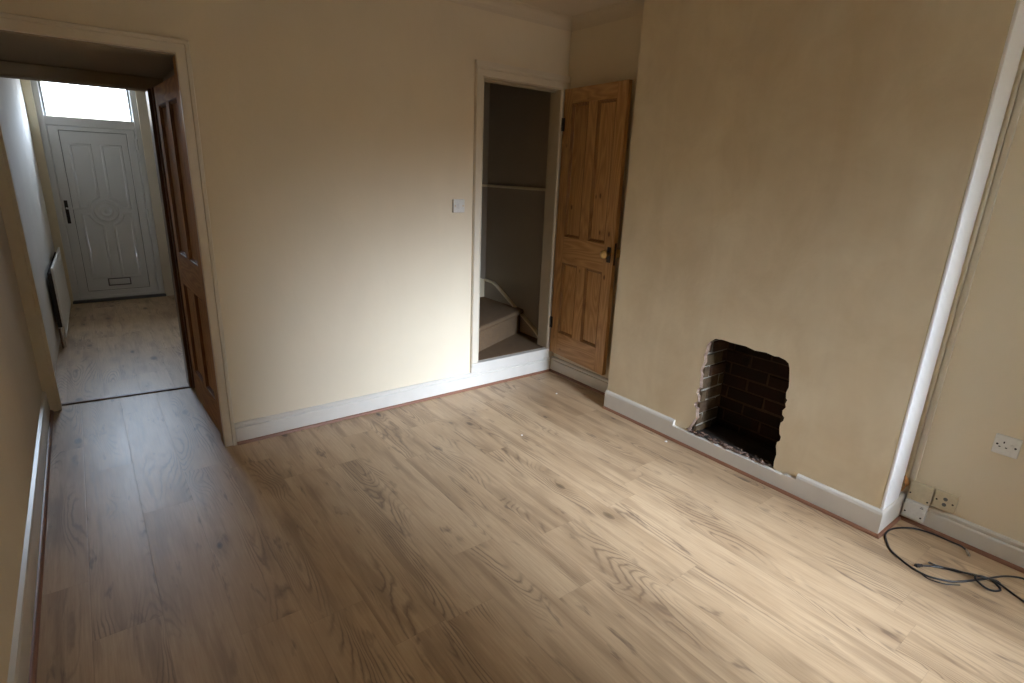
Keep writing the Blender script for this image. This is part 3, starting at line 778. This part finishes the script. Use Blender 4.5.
# ------------------------------------------------------------------ cables on the floor
def cable(name, pts, r, label, group=None):
    bm = bmesh.new(); tube(bm, catmull(pts, 8), r, 8)
    o = link(name, bm, 'cable', smooth=True); tag(o, label, 'cable', group); return o
r = .0042
A = [(.014,-2.826),(.042,-2.798),(.049,-2.755),(.047,-2.69),(.034,-2.645),(.006,-2.605),(-.056,-2.567),(-.110,-2.556),(-.160,-2.562),(-.215,-2.59),(-.265,-2.625),(-.305,-2.69),(-.322,-2.745),(-.318,-2.79),(-.282,-2.845),(-.253,-2.872),(-.222,-2.895),(-.165,-2.925),(-.112,-2.945),(-.045,-2.972),(-.003,-3.01),(.004,-3.04),(-.01,-3.12),(-.04,-3.22)]
zA = [.012, .008] + [r]*9 + [r]*4 + [.008, .013, .014, .010] + [r]*5
cA = cable('coaxial_cable', [(x, y, z) for (x, y), z in zip(A, zA)], r, 'black cable looping wide across the floor to an end near the right skirting')
def conn(parent, p, q, rad=.0055, m='chrome', name='connector'):
    p, q = Vector(p), Vector(q); d = (q-p)
    bm = tube(bmesh.new(), [p, p+d*.35, p+d*.36, p+d*.8, p+d*.81, q], [rad, rad, rad*1.3, rad*1.3, rad*.5, rad*.5], 10)
    return link(name, bm, m, parent)
conn(cA, (.016, -2.824, .012), (-.022, -2.846, .009))
B = [(-.268,-2.742),(-.240,-2.762),(-.205,-2.80),(-.178,-2.845),(-.162,-2.875),(-.150,-2.905),(-.132,-2.935),(-.135,-2.965),(-.165,-2.985),(-.195,-2.972),(-.212,-2.945),(-.205,-2.91),(-.175,-2.905),(-.145,-2.935),(-.135,-2.975),(-.155,-3.03),(-.18,-3.08),(-.22,-3.16)]
zB = [.007, r, r, r, .008, .012, .010, r, r, r, .010, .022, .023, .018, .010, r, r, r]
cB = cable('coaxial_cable', [(x, y, z) for (x, y), z in zip(B, zB)], r, 'black cable knotted in a bundle and trailing out at the right edge')
conn(cB, (-.268, -2.742, .007), (-.296, -2.722, .006), .0065, 'iron')
Cc = [(-.225,-2.765),(-.208,-2.79),(-.192,-2.835),(-.182,-2.88),(-.160,-2.93),(-.128,-2.96),(-.118,-2.975)]
cC = cable('coaxial_cable', [(x, y, z) for (x, y), z in zip(Cc, [.012, .006, .013, .018, .022, .014, r])], .0036, 'short free cable end lying across the knotted bundle')
conn(cC, (-.225, -2.765, .012), (-.232, -2.752, .013), .004, 'iron', 'cable_tip')
D_ = [(-.322,-2.752),(-.336,-2.79),(-.318,-2.835),(-.290,-2.862),(-.270,-2.878)]
cable('coaxial_cable', [(x, y, .0026) for x, y in D_], .0024, 'thin lead running beside the left bend of the looped cable')

# plaster crumbs
def chip(x, y, s, label):
    bm = bmesh.new(); r = bmesh.ops.create_icosphere(bm, subdivisions=1, radius=s)
    R = random.Random(int(abs(x*1000)))
    for v in r['verts']:
        v.co.z = v.co.z*.45; v.co += Vector((R.uniform(-1, 1), R.uniform(-1, 1), 0))*s*.3
    zz = min(v.co.z for v in bm.verts)
    for v in bm.verts: v.co += Vector((x, y, .0005-zz))
    tag(link('plaster_crumb', bm, 'white'), label, 'plaster crumb', 'plaster crumbs on the floor')
chip(-.314, -.433, .008, 'white plaster crumb on the floor in front of the open pine door')
chip(-.952, -.826, .006, 'tiny white crumb out on the open middle floor')
chip(-.254, -1.38, .009, 'white plaster crumb by the skirting left of the fireplace hole')

# ------------------------------------------------------------------ light : daylight through the openings
GLOW = (.11, -1, .43); GW = .905; BASE = 50.0; PEAK = 142.0
W = bpy.data.worlds.new('sky'); S.world = W; W.use_nodes = True
t = W.node_tree; t.nodes.clear()
tc = t.nodes.new('ShaderNodeTexCoord'); sp = t.nodes.new('ShaderNodeSeparateXYZ'); t.links.new(tc.outputs['Generated'], sp.inputs[0])
rp = t.nodes.new('ShaderNodeValToRGB'); mr_ = t.nodes.new('ShaderNodeMapRange')
mr_.inputs[1].default_value = -1; mr_.inputs[2].default_value = 1; t.links.new(sp.outputs[2], mr_.inputs[0]); t.links.new(mr_.outputs[0], rp.inputs[0])
el = rp.color_ramp.elements
el[0].position = 0.0; el[0].color = (.05, .045, .04, 1); el[1].position = .535; el[1].color = (.07, .065, .06, 1)
for p_, c_ in ((.59, (.40, .46, .55)), (.64, (.80, .94, 1.16)), (.82, (.90, 1.05, 1.29)), (1.0, (.90, 1.05, 1.29))):
    e = el.new(p_); e.color = (*c_, 1)
bg = t.nodes.new('ShaderNodeBackground'); t.links.new(rp.outputs[0], bg.inputs[0])
# bright sky lobe added low over the yard to light back wall and floor
dp = t.nodes.new('ShaderNodeVectorMath'); dp.operation = 'DOT_PRODUCT'; t.links.new(tc.outputs['Generated'], dp.inputs[0])
dp.inputs[1].default_value = Vector(GLOW).normalized()
mm = t.nodes.new('ShaderNodeMapRange'); mm.interpolation_type = 'SMOOTHSTEP'; t.links.new(dp.outputs['Value'], mm.inputs[0])
mm.inputs[1].default_value = GW; mm.inputs[2].default_value = 1.0; mm.inputs[3].default_value = BASE; mm.inputs[4].default_value = PEAK
st_ = t.nodes.new('ShaderNodeMapRange'); t.links.new(sp.outputs[1], st_.inputs[0])
st_.inputs[1].default_value = 0.0; st_.inputs[2].default_value = .8; st_.inputs[3].default_value = 1.0; st_.inputs[4].default_value = 1.3
ml_ = t.nodes.new('ShaderNodeMath'); ml_.operation = 'MULTIPLY'; t.links.new(mm.outputs[0], ml_.inputs[0]); t.links.new(st_.outputs[0], ml_.inputs[1])
t.links.new(ml_.outputs[0], bg.inputs[1])
t.links.new(bg.outputs[0], t.nodes.new('ShaderNodeOutputWorld').inputs[0])
def portal(name, loc, rot, sx, sy):
    l = bpy.data.lights.new(name, 'AREA'); l.shape = 'RECTANGLE'; l.size = sx; l.size_y = sy
    l.cycles.is_portal = True
    o = bpy.data.objects.new(name, l); COL.objects.link(o); o.location = loc; o.rotation_euler = rot
x0, z0, x1, z1 = WIN
portal('daylight_rear', ((x0+x1)/2, YB-.26, (z0+z1)/2), (math.radians(90), 0, 0), x1-x0, z1-z0)
portal('daylight_toplight', ((DX0+DX1)/2, YF+.26, 2.14), (math.radians(-90), 0, 0), DX1-DX0, .5)

# ------------------------------------------------------------------ camera
yaw, pitch, roll = YPR = (0.6611, -0.2960, 0.0398)
cyw, syw, cp, spt = math.cos(yaw), math.sin(yaw), math.cos(pitch), math.sin(pitch)
fw = Vector((syw*cp, cyw*cp, spt)); rt = Vector((cyw, -syw, 0)); u_ = rt.cross(fw)
rt2 = rt*math.cos(roll) + u_*math.sin(roll); up2 = -rt*math.sin(roll) + u_*math.cos(roll)
cam = bpy.data.cameras.new('camera'); co = bpy.data.objects.new('camera', cam); COL.objects.link(co)
cam.sensor_width = 36; cam.lens = 551.57/1024*36; cam.clip_start = .02
mw = Matrix((rt2, up2, -fw)).transposed().to_4x4(); mw.translation = Vector((-2.9234, -3.2224, 1.553)); co.matrix_world = mw
S.camera = co
S.view_settings.view_transform = 'Standard'; S.view_settings.look = 'None'
S.view_settings.gamma = 1; S.view_settings.use_curve_mapping = False
S.view_settings.exposure = 0.0
S.cycles.max_bounces = 12; S.cycles.diffuse_bounces = 8; S.cycles.transparent_max_bounces = 8
S.cycles.caustics_reflective = False; S.cycles.caustics_refractive = False
